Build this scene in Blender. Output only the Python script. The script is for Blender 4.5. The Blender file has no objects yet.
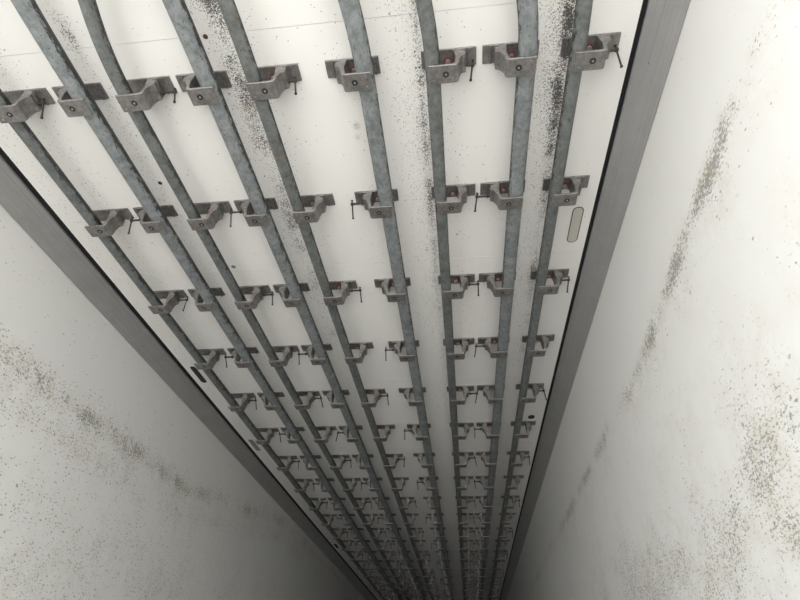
import bpy, bmesh, math, random
from mathutils import Vector, Matrix
random.seed(7)
S = bpy.context.scene
C = S.collection

# ------------------------------------------------------------------ dimensions (metres)
CAM_Z = 1.0
SHELF_Z = CAM_Z + 1.516          # underside of the bracket shelves
CEIL_Z = CAM_Z + 1.619           # ceiling face
WALL_L, WALL_R = -1.766, 0.694   # inner wall faces (2.46 m wide body)
CEIL_L, CEIL_R = -1.646, 0.592   # ceiling edges (rubber seals)
TRIM_Z = CAM_Z + 1.546           # lower edge of the corner trims
REAR_Y, FRONT_Y = -0.60, 11.6     # open rear doorway, closed front wall

# ------------------------------------------------------------------ camera
cd = bpy.data.cameras.new('camera')
cam = bpy.data.objects.new('camera', cd)
C.objects.link(cam)
cd.sensor_width = 36.0
cd.lens = 36.0 * 518.82 / 800.0
cd.clip_start = 0.02
pi_, ya, ro = (math.radians(a) for a in (38.3755, -7.18968, 1.61196))
fw = Vector((math.sin(ya) * math.cos(pi_), math.cos(ya) * math.cos(pi_), math.sin(pi_)))
r0 = Vector((math.cos(ya), -math.sin(ya), 0))
u0 = r0.cross(fw)
rt = math.cos(ro) * r0 + math.sin(ro) * u0
up = -math.sin(ro) * r0 + math.cos(ro) * u0
cam.matrix_world = Matrix(((rt.x, up.x, -fw.x, 0), (rt.y, up.y, -fw.y, 0), (rt.z, up.z, -fw.z, CAM_Z), (0, 0, 0, 1)))
S.camera = cam

# ------------------------------------------------------------------ daylight through the open rear doors
world = bpy.data.worlds.new('overcast_sky')
S.world = world
world.use_nodes = True
bg = world.node_tree.nodes['Background']
bg.inputs['Color'].default_value = (0.995, 1.0, 1.0, 1)
bg.inputs['Strength'].default_value = 11.0
pl = bpy.data.lights.new('doorway_portal', 'AREA')
pl.shape = 'RECTANGLE'
pl.size, pl.size_y = WALL_R - WALL_L, CEIL_Z
pl.cycles.is_portal = True
po = bpy.data.objects.new('doorway_portal', pl)
C.objects.link(po)
po.location = ((WALL_L + WALL_R) / 2, REAR_Y, CEIL_Z / 2)
po.rotation_euler = (math.radians(90), 0, 0)

vs = S.view_settings
vs.view_transform = 'Standard'
vs.look = 'None'
vs.exposure = 0.0
vs.gamma = 1.0
vs.use_curve_mapping = False
S.cycles.max_bounces = 10
S.cycles.diffuse_bounces = 8
S.cycles.use_denoising = True

# ------------------------------------------------------------------ material helpers
class NT:
    def __init__(self, name):
        self.m = bpy.data.materials.new(name)
        self.m.use_nodes = True
        self.t = self.m.node_tree
        self.b = self.t.nodes['Principled BSDF']
        self.pos = self.node('ShaderNodeNewGeometry').outputs['Position']
        self.tc = None

    def node(self, kind, **kw):
        n = self.t.nodes.new(kind)
        for k, v in kw.items():
            setattr(n, k, v)
        return n

    def put(self, sock, v):
        if isinstance(v, bpy.types.NodeSocket):
            self.t.links.new(v, sock)
        elif isinstance(v, tuple) and len(v) == 3 and sock.type == 'RGBA':
            sock.default_value = (*v, 1)
        else:
            sock.default_value = v

    def math(self, op, a, b=0.0, clamp=False):
        n = self.node('ShaderNodeMath', operation=op)
        n.use_clamp = clamp
        self.put(n.inputs[0], a)
        self.put(n.inputs[1], b)
        return n.outputs[0]

    def objco(self):
        if self.tc is None:
            self.tc = self.node('ShaderNodeTexCoord').outputs['Object']
        return self.tc

    def xyz(self, v=None):
        n = self.node('ShaderNodeSeparateXYZ')
        self.put(n.inputs[0], v or self.pos)
        return n.outputs

    def scaled(self, s, v=None):
        n = self.node('ShaderNodeVectorMath', operation='MULTIPLY')
        self.put(n.inputs[0], v or self.pos)
        n.inputs[1].default_value = s
        return n.outputs[0]

    def noise(self, scale, detail=3.0, rough=0.55, vec=None):
        n = self.node('ShaderNodeTexNoise')
        self.put(n.inputs['Vector'], vec or self.pos)
        n.inputs['Scale'].default_value = scale
        n.inputs['Detail'].default_value = detail
        n.inputs['Roughness'].default_value = rough
        return n.outputs[0]

    def ramp(self, v, lo, hi, a=0.0, b=1.0):
        n = self.node('ShaderNodeMapRange')
        n.clamp = True
        self.put(n.inputs[0], v)
        for i, x in enumerate((lo, hi, a, b)):
            n.inputs[i + 1].default_value = x
        return n.outputs[0]

    def mix(self, f, a, b):
        n = self.node('ShaderNodeMix', data_type='RGBA')
        self.put(n.inputs[0], f)
        self.put(n.inputs[6], a)
        self.put(n.inputs[7], b)
        return n.outputs[2]

    def band(self, c, x0, w, amp):
        d = self.math('DIVIDE', self.math('SUBTRACT', c, x0), w)
        e = self.math('POWER', 2.71828, self.math('MULTIPLY', self.math('MULTIPLY', d, d), -1.0))
        return self.math('MULTIPLY', e, amp)

    def speck(self, scale, density, rmax=0.42, vec=None):
        """irregular dots: one per voronoi cell, kept with the probability `density`"""
        v = self.node('ShaderNodeTexVoronoi')
        v.feature = 'F1'
        jit = self.node('ShaderNodeTexNoise')
        base = vec or self.pos
        self.put(jit.inputs['Vector'], base)
        jit.inputs['Scale'].default_value = scale * 1.3
        jit.inputs['Detail'].default_value = 1.0
        off = self.node('ShaderNodeVectorMath', operation='SCALE')
        self.put(off.inputs[0], jit.outputs['Color'])
        off.inputs['Scale'].default_value = 0.7 / scale
        add = self.node('ShaderNodeVectorMath', operation='ADD')
        self.put(add.inputs[0], base)
        self.put(add.inputs[1], off.outputs[0])
        self.put(v.inputs['Vector'], add.outputs[0])
        v.inputs['Scale'].default_value = scale
        col = self.node('ShaderNodeSeparateColor')
        self.put(col.inputs[0], v.outputs['Color'])
        keep = self.math('LESS_THAN', col.outputs[0], density)
        rad = self.math('MULTIPLY', self.math('ADD', self.math('MULTIPLY', col.outputs[1], 0.75), 0.25), rmax)
        dot = self.math('LESS_THAN', v.outputs['Distance'], rad)
        alpha = self.math('ADD', self.math('MULTIPLY', col.outputs[2], 0.6), 0.4)
        return self.math('MULTIPLY', self.math('MULTIPLY', keep, dot), alpha)

    def fleck(self, scale, density, vec=None, gain=0.55):
        """ragged clustered mould flecks that fill up as density rises"""
        f = self.noise(scale, 3.0, 0.75, vec)
        return self.ramp(self.math('ADD', f, self.math('MULTIPLY', density, gain)), 0.72, 0.80)

    def blob(self, x, y, x0, y0, wx, wy, amp):
        return self.math('MULTIPLY', self.band(x, x0, wx, 1.0), self.band(y, y0, wy, amp))

    def bump(self, h, strength=0.2, dist=0.002):
        n = self.node('ShaderNodeBump')
        n.inputs['Strength'].default_value = strength
        n.inputs['Distance'].default_value = dist
        self.put(n.inputs['Height'], h)
        self.put(self.b.inputs['Normal'], n.outputs[0])

    def done(self, col, rough=0.5, metal=0.0, spec=None):
        self.put(self.b.inputs['Base Color'], col)
        self.put(self.b.inputs['Roughness'], rough)
        self.put(self.b.inputs['Metallic'], metal)
        if spec is not None:
            self.b.inputs['Specular IOR Level'].default_value = spec
        return self.m


def mat_ceiling():
    n = NT('white_ceiling_panel')
    x, y, z = n.xyz()
    fade = n.math('ADD', n.ramp(y, 1.0, 3.2, 1.0, 0.25), 0.0)
    d = 0.012
    for x0, w, amp in ((0.392, 0.026, 0.78), (0.34, 0.05, 0.42), (-0.060, 0.024, 0.66), (-0.11, 0.05, 0.30), (-0.665, 0.040, 0.62), (-0.62, 0.05, 0.36),
                       (-1.137, 0.030, 0.32), (-1.42, 0.05, 0.26), (-1.59, 0.04, 0.14), (-0.73, 0.03, 0.2), (-0.30, 0.05, 0.08), (0.03, 0.05, 0.08)):
        d = n.math('ADD', d, n.band(x, x0, w, amp))
    patch = n.ramp(n.noise(4.5, 4.0, 0.65), 0.34, 0.62, 0.38, 1.15)
    d = n.math('ADD', n.math('MULTIPLY', n.math('MULTIPLY', d, patch), fade), n.blob(x, y, -1.137, 0.63, 0.03, 0.06, 0.3))
    dens = n.math('ADD', d, n.blob(x, y, 0.05, 2.1, 0.10, 0.15, 0.1))
    s1 = n.math('MAXIMUM', n.fleck(230.0, dens, None, 0.36), n.math('MULTIPLY', n.speck(230.0, n.math('MULTIPLY', dens, 0.8), 0.50), 0.9))
    s2 = n.speck(95.0, n.math('MULTIPLY', dens, 0.25), 0.38)
    s3 = n.speck(38.0, 0.05, 0.12)
    bl = n.math('ADD', n.blob(x, y, -0.301, 1.030, 0.013, 0.014, 0.9), n.blob(x, y, -0.307, 1.075, 0.010, 0.012, 0.6))
    # dragged scuffs running along the rails
    streak = n.ramp(n.noise(1.0, 4.0, 0.6, n.scaled((150.0, 9.0, 1.0))), 0.60, 0.80)
    smear = n.math('MULTIPLY', n.math('MULTIPLY', streak, dens), 1.1, True)
    warm = n.noise(1.3, 3.0)
    base = n.mix(warm, (0.75, 0.74, 0.715), (0.80, 0.792, 0.775))
    smear = n.math('ADD', smear, n.math('MULTIPLY', bl, n.noise(150.0, 2.0)), True)
    c = n.mix(smear, base, (0.26, 0.23, 0.19))
    allspk = n.math('ADD', n.math('ADD', s1, s2), n.math('MULTIPLY', s3, 0.7), True)
    tint = n.mix(n.ramp(n.noise(25.0, 1.0), 0.55, 0.72), (0.030, 0.027, 0.024), (0.16, 0.085, 0.035))
    c = n.mix(n.math('MULTIPLY', allspk, 0.92), c, tint)
    n.bump(n.noise(40.0, 2.0), 0.05, 0.002)
    return n.done(c, 0.42, 0.0, 0.4)


def mat_wall(side):
    n = NT('white_wall_' + side)
    x, y, z = n.xyz()
    wob = n.math('MULTIPLY', n.math('SUBTRACT', n.noise(0.9, 2.0, vec=n.scaled((0, 1, 0))), 0.5), 0.10)
    zz = n.math('ADD', z, wob)
    patch = n.ramp(n.noise(3.4, 4.0, 0.62), 0.36, 0.60, 0.18, 1.25)
    if side == 'left':
        zz = n.math('SUBTRACT', zz, n.ramp(y, 3.1, 5.2, 0.0, 0.36))
        band = n.math('ADD', n.band(zz, 2.08, 0.07, 0.85), n.band(zz, 1.93, 0.06, 0.5))
        low = n.ramp(z, 2.05, 1.55, 0.04, 0.42)
        sp = n.ramp(y, 1.0, 6.5, 1.0, 0.55)
    else:
        zz = n.math('ADD', zz, n.ramp(y, 0.8, 1.8, 0.0, 0.11))
        band = n.math('ADD', n.band(zz, 2.15, 0.045, 0.85), n.band(zz, 2.05, 0.06, 0.25))
        low = n.math('ADD', n.ramp(z, 2.0, 1.5, 0.07, 0.42), n.band(z, 1.42, 0.18, 0.24))
        sp = n.ramp(y, 0.6, 3.6, 1.0, 0.75)
    dens = n.math('MULTIPLY', n.math('MULTIPLY', n.math('ADD', band, low), patch), sp)
    vec = n.scaled((1.0, 0.55, 1.0))
    s1 = n.math('MAXIMUM', n.math('MULTIPLY', n.fleck(140.0, dens, vec, 0.30), 0.9), n.speck(140.0, n.math('MULTIPLY', dens, 0.8), 0.44, vec))
    s2 = n.speck(72.0, n.math('MULTIPLY', dens, 0.30), 0.34, vec)
    s3 = n.speck(30.0, 0.02, 0.09)
    tint = n.mix(n.ramp(n.noise(9.0, 2.0), 0.42, 0.62), (0.060, 0.055, 0.048), (0.17, 0.130, 0.070))
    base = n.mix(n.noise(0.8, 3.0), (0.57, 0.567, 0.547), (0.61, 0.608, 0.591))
    stain = n.math('MULTIPLY', n.math('MULTIPLY', n.ramp(n.noise(14.0, 4.0, 0.7), 0.40, 0.70), dens), 0.55, True)
    c = n.mix(stain, base, (0.33, 0.29, 0.19))
    c = n.mix(n.math('MULTIPLY', n.math('ADD', n.math('ADD', s1, s2), s3, True), 0.75), c, tint)
    n.bump(n.noise(2.0, 3.0), 0.08, 0.01)
    return n.done(c, 0.45, 0.0, 0.4)


def mat_tube(name, lo, hi, amount):
    n = NT(name)
    v = n.node('ShaderNodeTexVoronoi')
    n.put(v.inputs['Vector'], n.scaled((1, 0.6, 1)))
    v.inputs['Scale'].default_value = 120.0
    col = n.node('ShaderNodeSeparateColor')
    n.put(col.inputs[0], v.outputs['Color'])
    f = n.math('ADD', n.math('MULTIPLY', col.outputs[0], 0.14), n.math('MULTIPLY', n.noise(22.0, 6.0, 0.72), 0.95))
    base = n.mix(n.ramp(f, 0.32, 0.80), lo, hi)
    # greasy black scuffing left by the sliding hooks: streaky flakes, thickest on the upper running surface
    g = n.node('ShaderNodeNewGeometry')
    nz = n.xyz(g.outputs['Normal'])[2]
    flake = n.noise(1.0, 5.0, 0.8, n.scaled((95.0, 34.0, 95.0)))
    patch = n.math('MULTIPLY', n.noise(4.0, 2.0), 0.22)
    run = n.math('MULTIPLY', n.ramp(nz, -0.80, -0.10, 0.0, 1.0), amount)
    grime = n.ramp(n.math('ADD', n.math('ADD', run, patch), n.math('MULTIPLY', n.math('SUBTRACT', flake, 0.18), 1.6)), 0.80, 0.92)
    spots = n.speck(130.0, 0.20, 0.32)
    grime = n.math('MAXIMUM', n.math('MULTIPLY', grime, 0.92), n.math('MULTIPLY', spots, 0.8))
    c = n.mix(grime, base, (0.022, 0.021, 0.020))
    rust = n.math('MULTIPLY', n.ramp(n.noise(5.0, 5.0, 0.7), 0.64, 0.74), 0.5)
    c = n.mix(rust, c, (0.15, 0.10, 0.045))
    n.bump(n.noise(90.0, 3.0), 0.25, 0.001)
    return n.done(c, n.ramp(f, 0.2, 0.9, 0.58, 0.45), 0.3)


def mat_alu(name, a, b, metal=0.7, rough=0.5):
    n = NT(name)
    f = n.noise(55.0, 5.0, 0.7, n.objco())
    sp = n.speck(160.0, n.ramp(n.noise(12.0, 2.0), 0.45, 0.7, 0.03, 0.4), 0.4)
    c = n.mix(n.ramp(f, 0.3, 0.7), a, b)
    c = n.mix(n.math('MULTIPLY', sp, 0.8), c, (0.045, 0.04, 0.036))
    n.bump(f, 0.2, 0.001)
    return n.done(c, rough, metal)


def mat_trim():
    n = NT('grey_extruded_trim')
    st = n.noise(1.0, 3.0, 0.6, n.scaled((200.0, 1.2, 200.0)))
    cl = n.noise(9.0, 4.0, 0.65)
    f = n.math('ADD', n.math('MULTIPLY', st, 0.55), n.math('MULTIPLY', cl, 0.45))
    c = n.mix(n.ramp(f, 0.30, 0.70), (0.27, 0.267, 0.263), (0.36, 0.355, 0.35))
    sp = n.speck(60.0, 0.05, 0.16)
    c = n.mix(sp, c, (0.03, 0.028, 0.026))
    return n.done(c, 0.48, 0.35)


def mat_plain(name, col, rough=0.6, metal=0.0, var=0.25):
    n = NT(name)
    f = n.noise(60.0, 3.0, 0.6, n.objco())
    lo = tuple(x * (1 - var) for x in col)
    hi = tuple(min(1, x * (1 + var)) for x in col)
    return n.done(n.mix(f, lo, hi), rough, metal)


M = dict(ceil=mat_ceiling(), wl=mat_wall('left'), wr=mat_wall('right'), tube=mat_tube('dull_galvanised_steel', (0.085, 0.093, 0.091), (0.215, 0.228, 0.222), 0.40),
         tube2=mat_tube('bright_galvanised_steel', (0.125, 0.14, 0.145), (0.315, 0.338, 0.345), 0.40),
         bracket=mat_alu('cast_aluminium', (0.145, 0.136, 0.131), (0.30, 0.286, 0.277)),
         trim=mat_trim(), seal=mat_plain('black_rubber', (0.003, 0.003, 0.0035), 0.9),
         dark=mat_plain('dark_oily_steel', (0.028, 0.026, 0.025), 0.55, 0.3),
         bolt=mat_plain('zinc_bolt', (0.30, 0.29, 0.275), 0.45, 0.4),
         washer=mat_plain('red_brown_washer', (0.20, 0.035, 0.022), 0.6),
         floor=mat_plain('worn_floor', (0.14, 0.134, 0.124), 0.7),
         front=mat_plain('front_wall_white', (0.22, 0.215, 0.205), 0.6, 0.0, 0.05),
         ground=mat_plain('pale_concrete', (0.42, 0.41, 0.39), 0.9, 0.0, 0.1),
         core=mat_plain('panel_backing', (0.10, 0.098, 0.092), 0.8),
         lens=mat_plain('frosted_yellowish_plastic', (0.50, 0.475, 0.425), 0.5, 0.0, 0.12),
         rusty=mat_plain('rusty_steel', (0.12, 0.055, 0.025), 0.8),
         slot=mat_plain('black_slot_cover', (0.016, 0.016, 0.015), 0.7),
         gasket=mat_plain('dark_grey_gasket', (0.10, 0.097, 0.09), 0.7),
         grey=mat_plain('grey_plastic', (0.24, 0.235, 0.225), 0.6, 0.0, 0.1))

# ------------------------------------------------------------------ mesh helpers
def link(name, me, parent=None, m=None):
    o = bpy.data.objects.new(name, me)
    C.objects.link(o)
    if parent is not None:
        o.parent = parent
    if m is not None and me is not None and not me.materials:
        me.materials.append(m)
    return o


def mesh(name, bm, m, smooth=False):
    bmesh.ops.recalc_face_normals(bm, faces=bm.faces)
    me = bpy.data.meshes.new(name)
    bm.to_mesh(me)
    bm.free()
    me.materials.append(m)
    if smooth:
        for p in me.polygons:
            p.use_smooth = True
    return me


def bm_box(bm, x0, x1, y0, y1, z0, z1):
    v = [bm.verts.new((x, y, z)) for x in (x0, x1) for y in (y0, y1) for z in (z0, z1)]
    for f in ((0, 1, 3, 2), (4, 6, 7, 5), (0, 4, 5, 1), (2, 3, 7, 6), (0, 2, 6, 4), (1, 5, 7, 3)):
        bm.faces.new([v[i] for i in f])


def box_mesh(name, m, *b, bevel=0.0):
    bm = bmesh.new()
    bm_box(bm, *b)
    if bevel:
        bmesh.ops.bevel(bm, geom=list(bm.edges), offset=bevel, segments=2, affect='EDGES', profile=0.5)
    return mesh(name, bm, m)


def bm_cyl(bm, p, q, r, seg=12, r2=None):
    p, q = Vector(p), Vector(q)
    a = (q - p).normalized()
    t = a.orthogonal().normalized()
    b = a.cross(t)
    r2 = r if r2 is None else r2
    A, B = [], []
    for i in range(seg):
        w = 2 * math.pi * i / seg
        d = math.cos(w) * t + math.sin(w) * b
        A.append(bm.verts.new(p + d * r))
        B.append(bm.verts.new(q + d * r2))
    for i in range(seg):
        j = (i + 1) % seg
        bm.faces.new((A[i], A[j], B[j], B[i]))
    bm.faces.new(A[::-1])
    bm.faces.new(B)


def prism_y(pts, y0, y1, bm=None):
    """closed x-z outline extruded along y"""
    bm = bm or bmesh.new()
    a = [bm.verts.new((x, y0, z)) for x, z in pts]
    b = [bm.verts.new((x, y1, z)) for x, z in pts]
    n = len(pts)
    for i in range(n):
        bm.faces.new((a[i], a[(i + 1) % n], b[(i + 1) % n], b[i]))
    bm.faces.new(a)
    bm.faces.new(b[::-1])
    return bm


def structure(o, label=None, cat=None):
    o['kind'] = 'structure'
    if label:
        o['label'] = label
        o['category'] = cat
    return o


def tag(o, label, cat, group=None):
    o['label'] = label
    o['category'] = cat
    if group:
        o['group'] = group
    return o

# ------------------------------------------------------------------ the trailer body
T = 0.06
structure(link('floor', box_mesh('floor', M['floor'], WALL_L - T, WALL_R + T, REAR_Y, FRONT_Y + T, -0.12, 0.0)),
          'worn grey-brown floor of the trailer below the camera', 'floor')
structure(link('wall_left', box_mesh('wall_left', M['wl'], WALL_L - T, WALL_L, REAR_Y, FRONT_Y, 0.0, CEIL_Z + 0.08)),
          'white smooth left wall with a brown mould band', 'wall')
structure(link('wall_right', box_mesh('wall_right', M['wr'], WALL_R, WALL_R + T, REAR_Y, FRONT_Y, 0.0, CEIL_Z + 0.08)),
          'white smooth right wall with scattered mould specks', 'wall')
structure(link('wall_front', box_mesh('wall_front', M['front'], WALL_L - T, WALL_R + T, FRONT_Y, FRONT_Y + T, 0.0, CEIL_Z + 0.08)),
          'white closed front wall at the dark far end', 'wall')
structure(link('ground', box_mesh('ground', M['ground'], -25, 25, -40, 20, -1.35, -1.25)),
          'pale concrete yard outside the open rear doors', 'ground')

ceil = structure(link('ceiling', box_mesh('ceiling', M['core'], WALL_L, WALL_R, REAR_Y, FRONT_Y, CEIL_Z + 0.006, CEIL_Z + 0.08)),
                 'white panelled ceiling speckled with black mould', 'ceiling')
seam0, pitch, gap = 0.674, 1.0702, 0.0013
k0 = -1
y = seam0 + k0 * pitch
edges = [REAR_Y]
while y < FRONT_Y:
    edges.append(y)
    y += pitch
edges.append(FRONT_Y)
for a, b in zip(edges[:-1], edges[1:]):
    link('ceiling_panel', box_mesh('ceiling_panel', M['ceil'], CEIL_L, CEIL_R, a + gap / 2, b - gap / 2, CEIL_Z, CEIL_Z + 0.0058), ceil)


for fx, fy, r, mm in ((-1.010, 1.716, 0.0105, 'gasket'), (-0.714, 0.678, 0.0080, 'rusty'), (-1.124, 1.21, 0.0085, 'slot')):
    bm = bmesh.new()
    bm_cyl(bm, (fx, fy, CEIL_Z), (fx, fy, CEIL_Z - 0.0015), r, 14, r * 0.8)
    sc_ = link('ceiling_screw', mesh('ceiling_screw', bm, M[mm]), ceil)
    bm = bmesh.new()
    bm_cyl(bm, (fx, fy, CEIL_Z - 0.0012), (fx, fy, CEIL_Z - 0.0028), r * 0.5, 6)
    link('screw_recess', mesh('screw_recess', bm, M['bolt' if mm == 'gasket' else 'dark']), sc_)


def corner_trim(name, xc, xw, label):
    """sloping extruded profile between ceiling edge xc and wall face xw, ribbed along its length"""
    s = 1 if xw > xc else -1
    g = 0.016 if s > 0 else 0.027                                         # black seal beside the ceiling
    p0 = Vector((xc + s * g, CEIL_Z - 0.004))
    p1 = Vector((xw, TRIM_Z))
    d = (p1 - p0)
    nrm = Vector((-d.y, d.x)).normalized()
    if nrm.y > 0:
        nrm = -nrm                                    # towards the room, downwards
    prof = [(0.0, 0.0), (0.02, 0.003), (0.19, 0.003), (0.20, 0.0022), (0.235, 0.0022), (0.245, 0.0034), (0.40, 0.0034), (0.41, 0.0025), (0.43, 0.0025),
            (0.44, 0.0036), (0.64, 0.0036), (0.65, 0.0028), (0.675, 0.0028), (0.685, 0.0036), (0.985, 0.0036), (1.0, 0.0)]
    pts = [p0 + d * t + nrm * h for t, h in prof]
    pts = [(p.x, p.y) for p in pts]
    pts += [(xw, CEIL_Z + 0.004), (xc + s * g, CEIL_Z + 0.004)]
    o = structure(link(name, mesh(name, prism_y(pts, REAR_Y, FRONT_Y), M['trim'])), label, 'trim')
    x0, x1 = sorted((xc, xc + s * g))
    link('rubber_seal', box_mesh('rubber_seal', M['seal'], x0, x1, REAR_Y, FRONT_Y, CEIL_Z + 0.001, CEIL_Z + 0.0058), o)
    return o

corner_trim('trim_1', CEIL_L, WALL_L, 'grey ribbed metal corner trim along the left wall')
corner_trim('trim_2', CEIL_R, WALL_R, 'grey ribbed metal corner trim along the right wall')

# ------------------------------------------------------------------ the nine rails
XF = (-0.935, -0.758, -0.652, -0.477, -0.371, -0.155, -0.004, 0.166, 0.276)
SHIFT = (0.001, 0.005, -0.004, 0.005, -0.005, 0.006, -0.0095, 0.004, -0.011)   # each rail lies a little off the middle of its brackets
OFF = (0.0, 0.005, 0.035, -0.003, -0.005, -0.020, -0.030, -0.040, -0.012)   # sideways bend of each rail at its near end
R_SMALL, R_LARGE, SHELF_T = 0.0228, 0.0285, 0.008
ORD = ('first', 'second', 'third', 'fourth', 'fifth', 'sixth', 'seventh', 'eighth', 'ninth', 'tenth', 'eleventh', 'twelfth',
       'thirteenth', 'fourteenth', 'fifteenth', 'sixteenth', 'seventeenth', 'eighteenth', 'nineteenth', 'twentieth')
large = lambda i: i % 2 == 1
rad = lambda i: R_LARGE if large(i) else R_SMALL
BX = [x * (1.516 + SHELF_T + (0.0268 if large(i) else 0.0208)) for i, x in enumerate(XF)]
RX = [(x + SHIFT[i]) * (1.516 + SHELF_T + rad(i)) for i, x in enumerate(XF)]
ROW = lambda j: 0.8444 + 0.5351 * j - 0.029          # centre line of a row of brackets
NROW = 19


def tube_mesh(i):
    r, zc = rad(i), SHELF_Z + SHELF_T + rad(i) + 0.0004
    pts = []
    yy = 0.08
    while yy < 1.2:
        u = max(0.0, (0.80 - yy) / 0.27)
        k = u * u if u < 1 else 2 * u - 1
        pts.append((RX[i] + OFF[i] * k, yy, zc))
        yy += 0.03
    pts += [(RX[i], q, zc) for q in (1.5, 2.5, 4.0, 6.0, 8.0, 10.0, FRONT_Y - 0.01)]
    bm = bmesh.new()
    rings = []
    seg = 28
    for k, p in enumerate(pts):
        t = (Vector(pts[min(k + 1, len(pts) - 1)]) - Vector(pts[max(k - 1, 0)])).normalized()
        sx = t.cross(Vector((0, 0, 1))).normalized()
        sz = sx.cross(t)
        rings.append([bm.verts.new(Vector(p) + (sx * math.cos(2 * math.pi * q / seg) + sz * math.sin(2 * math.pi * q / seg)) * r) for q in range(seg)])
    for a, b in zip(rings[:-1], rings[1:]):
        for q in range(seg):
            bm.faces.new((a[q], a[(q + 1) % seg], b[(q + 1) % seg], b[q]))
    bm.faces.new(rings[0])
    bm.faces.new(rings[-1][::-1])
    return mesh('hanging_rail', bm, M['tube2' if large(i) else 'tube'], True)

for i in range(9):
    kind = 'thick' if large(i) else 'thin'
    where = 'leftmost' if i == 0 else 'rightmost' if i == 8 else ORD[i] + ' from the left'
    tag(link('hanging_rail', tube_mesh(i)), f'{kind} galvanised steel meat rail tube under the ceiling, {where}', 'rail', 'rails running along the ceiling')

# ------------------------------------------------------------------ brackets
H = CEIL_Z - SHELF_Z
L2 = 0.029


def bracket_meshes(s, big):
    """s = +1: the arm rises to the right of the rail; origin at the ceiling over the rail centre"""
    so, si = (-0.030, 0.058) if big else (-0.0285, 0.061)
    ft = 0.007
    fl = [(-0.050, 0), (0.122, 0), (0.122, -ft), (0.1005, -ft), (0.1000, -0.012), (0.0965, -0.012), (0.0960, -ft), (-0.033, -ft), (-0.0335, -0.012),
          (-0.037, -0.012), (-0.0375, -ft), (-0.050, -ft)]
    pk = min(0.056, si - 0.003)
    arm = [(0.084, -ft), (0.084, -0.010), (0.073, -0.012), (0.071, -0.0155), (0.073, -0.019), (0.086, -0.020), (0.087, -0.024), (0.084, -0.026),
           (0.084, -0.032), (0.0865, -0.034), (0.0865, -0.046), (0.083, -0.049), (0.076, -0.051), (0.0725, -0.056), (si + 0.004, -H + 0.026),
           (si + 0.003, -H + 0.011), (si - 0.0005, -H + 0.003), (si - 0.006, -H), (so + 0.002, -H), (so, -H + 0.003), (so, -H + SHELF_T),
           (si - 0.015, -H + SHELF_T), (si - 0.009, -H + SHELF_T + 0.006), (si - 0.007, -H + 0.028), (pk, -0.054), (pk - 0.002, -0.040),
           (0.051, -0.014), (0.047, -ft)]
    out = []
    for nm, pts in (('mounting_flange', fl), ('hanger_arm', arm)):
        bm = prism_y([(s * x, z) for x, z in pts], -L2, L2)
        bmesh.ops.recalc_face_normals(bm, faces=bm.faces)
        ends = [e for e in bm.edges if abs(e.verts[0].co.y - e.verts[1].co.y) < 1e-6]
        bmesh.ops.bevel(bm, geom=ends, offset=0.0012, segments=1, affect='EDGES')
        out.append((nm, mesh(nm, bm, M['bracket'])))
    # hexagon bolt with washer under the flange, in the pocket between rail and arm
    bm = bmesh.new()
    bm_cyl(bm, (0, 0, -ft), (0, 0, -ft - 0.0025), 0.0125, 16)
    wash = mesh('washer', bm, M['washer'])
    bm = bmesh.new()
    bm_cyl(bm, (0, 0, -ft - 0.0025), (0, 0, -ft - 0.0105), 0.0085, 6)
    bm_cyl(bm, (0, 0, -ft - 0.0105), (0, 0, -ft - 0.0125), 0.0045, 10)
    head = mesh('flange_bolt', bm, M['bolt'])
    # countersunk screw end in the shelf: dark ring with a bright core
    bm = bmesh.new()
    bm_cyl(bm, (0, 0, -H + 0.002), (0, 0, -H - 0.0012), 0.0105, 14, 0.0095)
    ring = mesh('screw_ring', bm, M['dark'])
    bm = bmesh.new()
    bm_cyl(bm, (0, 0, -H - 0.0008), (0, 0, -H - 0.0030), 0.0036, 10, 0.0030)
    core = mesh('shelf_screw', bm, M['bolt'])
    bm = bmesh.new()
    bm_cyl(bm, (0, 0, -H + 0.001), (0, 0, -H - 0.0016), 0.0048, 10, 0.0030)
    riv = mesh('rivet', bm, M['bracket'])
    # clamp screw with its loose cross handle
    bm = bmesh.new()
    bm_cyl(bm, (s * 0.086, 0, 0), (s * 0.136, 0, 0), 0.0042, 10)
    bm_cyl(bm, (s * 0.0905, 0, 0), (s * 0.099, 0, 0), 0.0080, 6)
    bm_cyl(bm, (s * 0.131, 0, 0), (s * 0.142, 0, 0), 0.0062, 10)
    scr = mesh('clamp_screw', bm, M['dark'])
    bm = bmesh.new()
    bm_cyl(bm, (0, 0, 0.016), (0, 0, -0.060), 0.0030, 8)
    bm_cyl(bm, (0, 0, 0.016), (0, 0, 0.0125), 0.0046, 8)
    bm_cyl(bm, (0, 0, -0.056), (0, 0, -0.060), 0.0046, 8)
    hnd = mesh('handle', bm, M['dark'])
    sc = (so + si) / 2 + 0.008
    return dict(body=out, washer=wash, head=head, ring=ring, core=core, rivet=riv, screw=scr, handle=hnd, s=s, sx=s * sc, rx=s * (so + 0.016))

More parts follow.
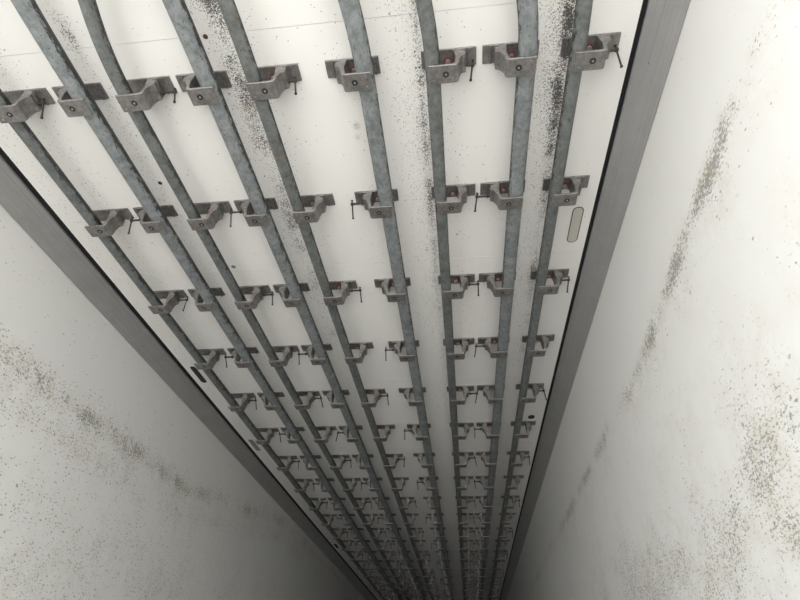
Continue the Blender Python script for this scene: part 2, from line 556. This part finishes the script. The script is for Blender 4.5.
KIT = {False: bracket_meshes(1, False), True: bracket_meshes(-1, True)}
rnd = random.Random(3)
for j in range(NROW):
    for i in range(9):
        k = KIT[large(i)]
        s = k['s']
        root = link('rail_bracket', None)
        root.empty_display_size = 0.05
        root.location = (BX[i], ROW(j), CEIL_Z)
        clamp = (j % 2 == 0) != large(i)
        rail = 'leftmost rail' if i == 0 else 'rightmost rail' if i == 8 else ORD[i] + ' rail from left'
        what = 'grey bracket with T-handle screw' if clamp else 'plain grey bracket'
        tag(root, f'{what} on {rail}, {ORD[j]} row from top', 'bracket', 'brackets holding the rails to the ceiling')
        for nm, me in k['body']:
            link(nm, me, root)
        b = link('flange_bolt', k['head'], root)
        b.location = (s * 0.033, 0.008, 0)
        link('washer', k['washer'], b)
        if j < 9:
            q = link('shelf_screw', k['core'], root)
            q.location = (k['sx'], 0.0, 0)
            link('screw_ring', k['ring'], q)
            for dy in (-0.017, 0.017):
                r = link('rivet', k['rivet'], root)
                r.location = (k['rx'], dy, 0)
        if clamp:
            c = link('clamp_screw', k['screw'], root)
            short = -0.028 if (j == 0 and i in (0, 4, 6, 8)) else rnd.uniform(-0.006, 0.004)
            if i == 8:
                short = min(short, -0.018)
            c.location = (s * short, rnd.uniform(0.004, 0.012), -0.036)
            h = link('handle', k['handle'], c)
            h.location = (s * 0.1365, 0, 0)
            h.rotation_euler = (math.radians(rnd.uniform(2, 42)), math.radians(rnd.uniform(-14, 14)), 0)

# ------------------------------------------------------------------ small covers set into the ceiling beside the trims
def oval_bm(cx, cy, w, l, z0, z1, square=False):
    bm = bmesh.new()
    pts = []
    r = w / 2 if not square else 0.006
    for (sx, sy, a0) in ((1, 1, 0), (-1, 1, 90), (-1, -1, 180), (1, -1, 270)):
        for t in range(7):
            a = math.radians(a0 + 15 * t)
            pts.append((cx + sx * (w / 2 - r) + r * math.cos(a), cy + sy * (l / 2 - r) + r * math.sin(a)))
    a = [bm.verts.new((x, y, z0)) for x, y in pts]
    b = [bm.verts.new((x, y, z1)) for x, y in pts]
    bm.faces.new(a)
    bm.faces.new(b[::-1])
    for i in range(len(pts)):
        bm.faces.new((a[i], a[(i + 1) % len(pts)], b[(i + 1) % len(pts)], b[i]))
    return bm

for nm, cx, cy, w, l, m, sq, label in (
        ('oval_cover', 0.534, 1.583, 0.046, 0.205, 'lens', False, 'pale oval plastic cover in the ceiling beside the right trim'),
        ('slot_cover', -1.592, 2.675, 0.036, 0.20, 'slot', False, 'black elongated slot cover in the ceiling beside the left trim'),
        ('slot_cover', -1.600, 3.77, 0.036, 0.21, 'grey', True, 'grey rectangular slot cover in the ceiling beside the left trim'),
        ('oval_plug', 0.512, 3.400, 0.045, 0.060, 'slot', False, 'small black oval plug in the ceiling near the right trim'),
        ('slot_cover', -1.600, 6.95, 0.036, 0.21, 'slot', False, 'far black slot cover in the ceiling at the dark left end')):
    root = link(nm, None)
    root.location = (cx, cy, CEIL_Z)
    tag(root, label, 'cover')
    link('gasket', mesh('gasket', oval_bm(0, 0, w, l, -0.0010, 0.0, sq), M['gasket' if m != 'slot' else 'slot']), root)
    link('cover_plate', mesh('cover_plate', oval_bm(0, 0, w - 0.009, l - 0.009, -0.0018, 0.0, sq), M[m]), root)
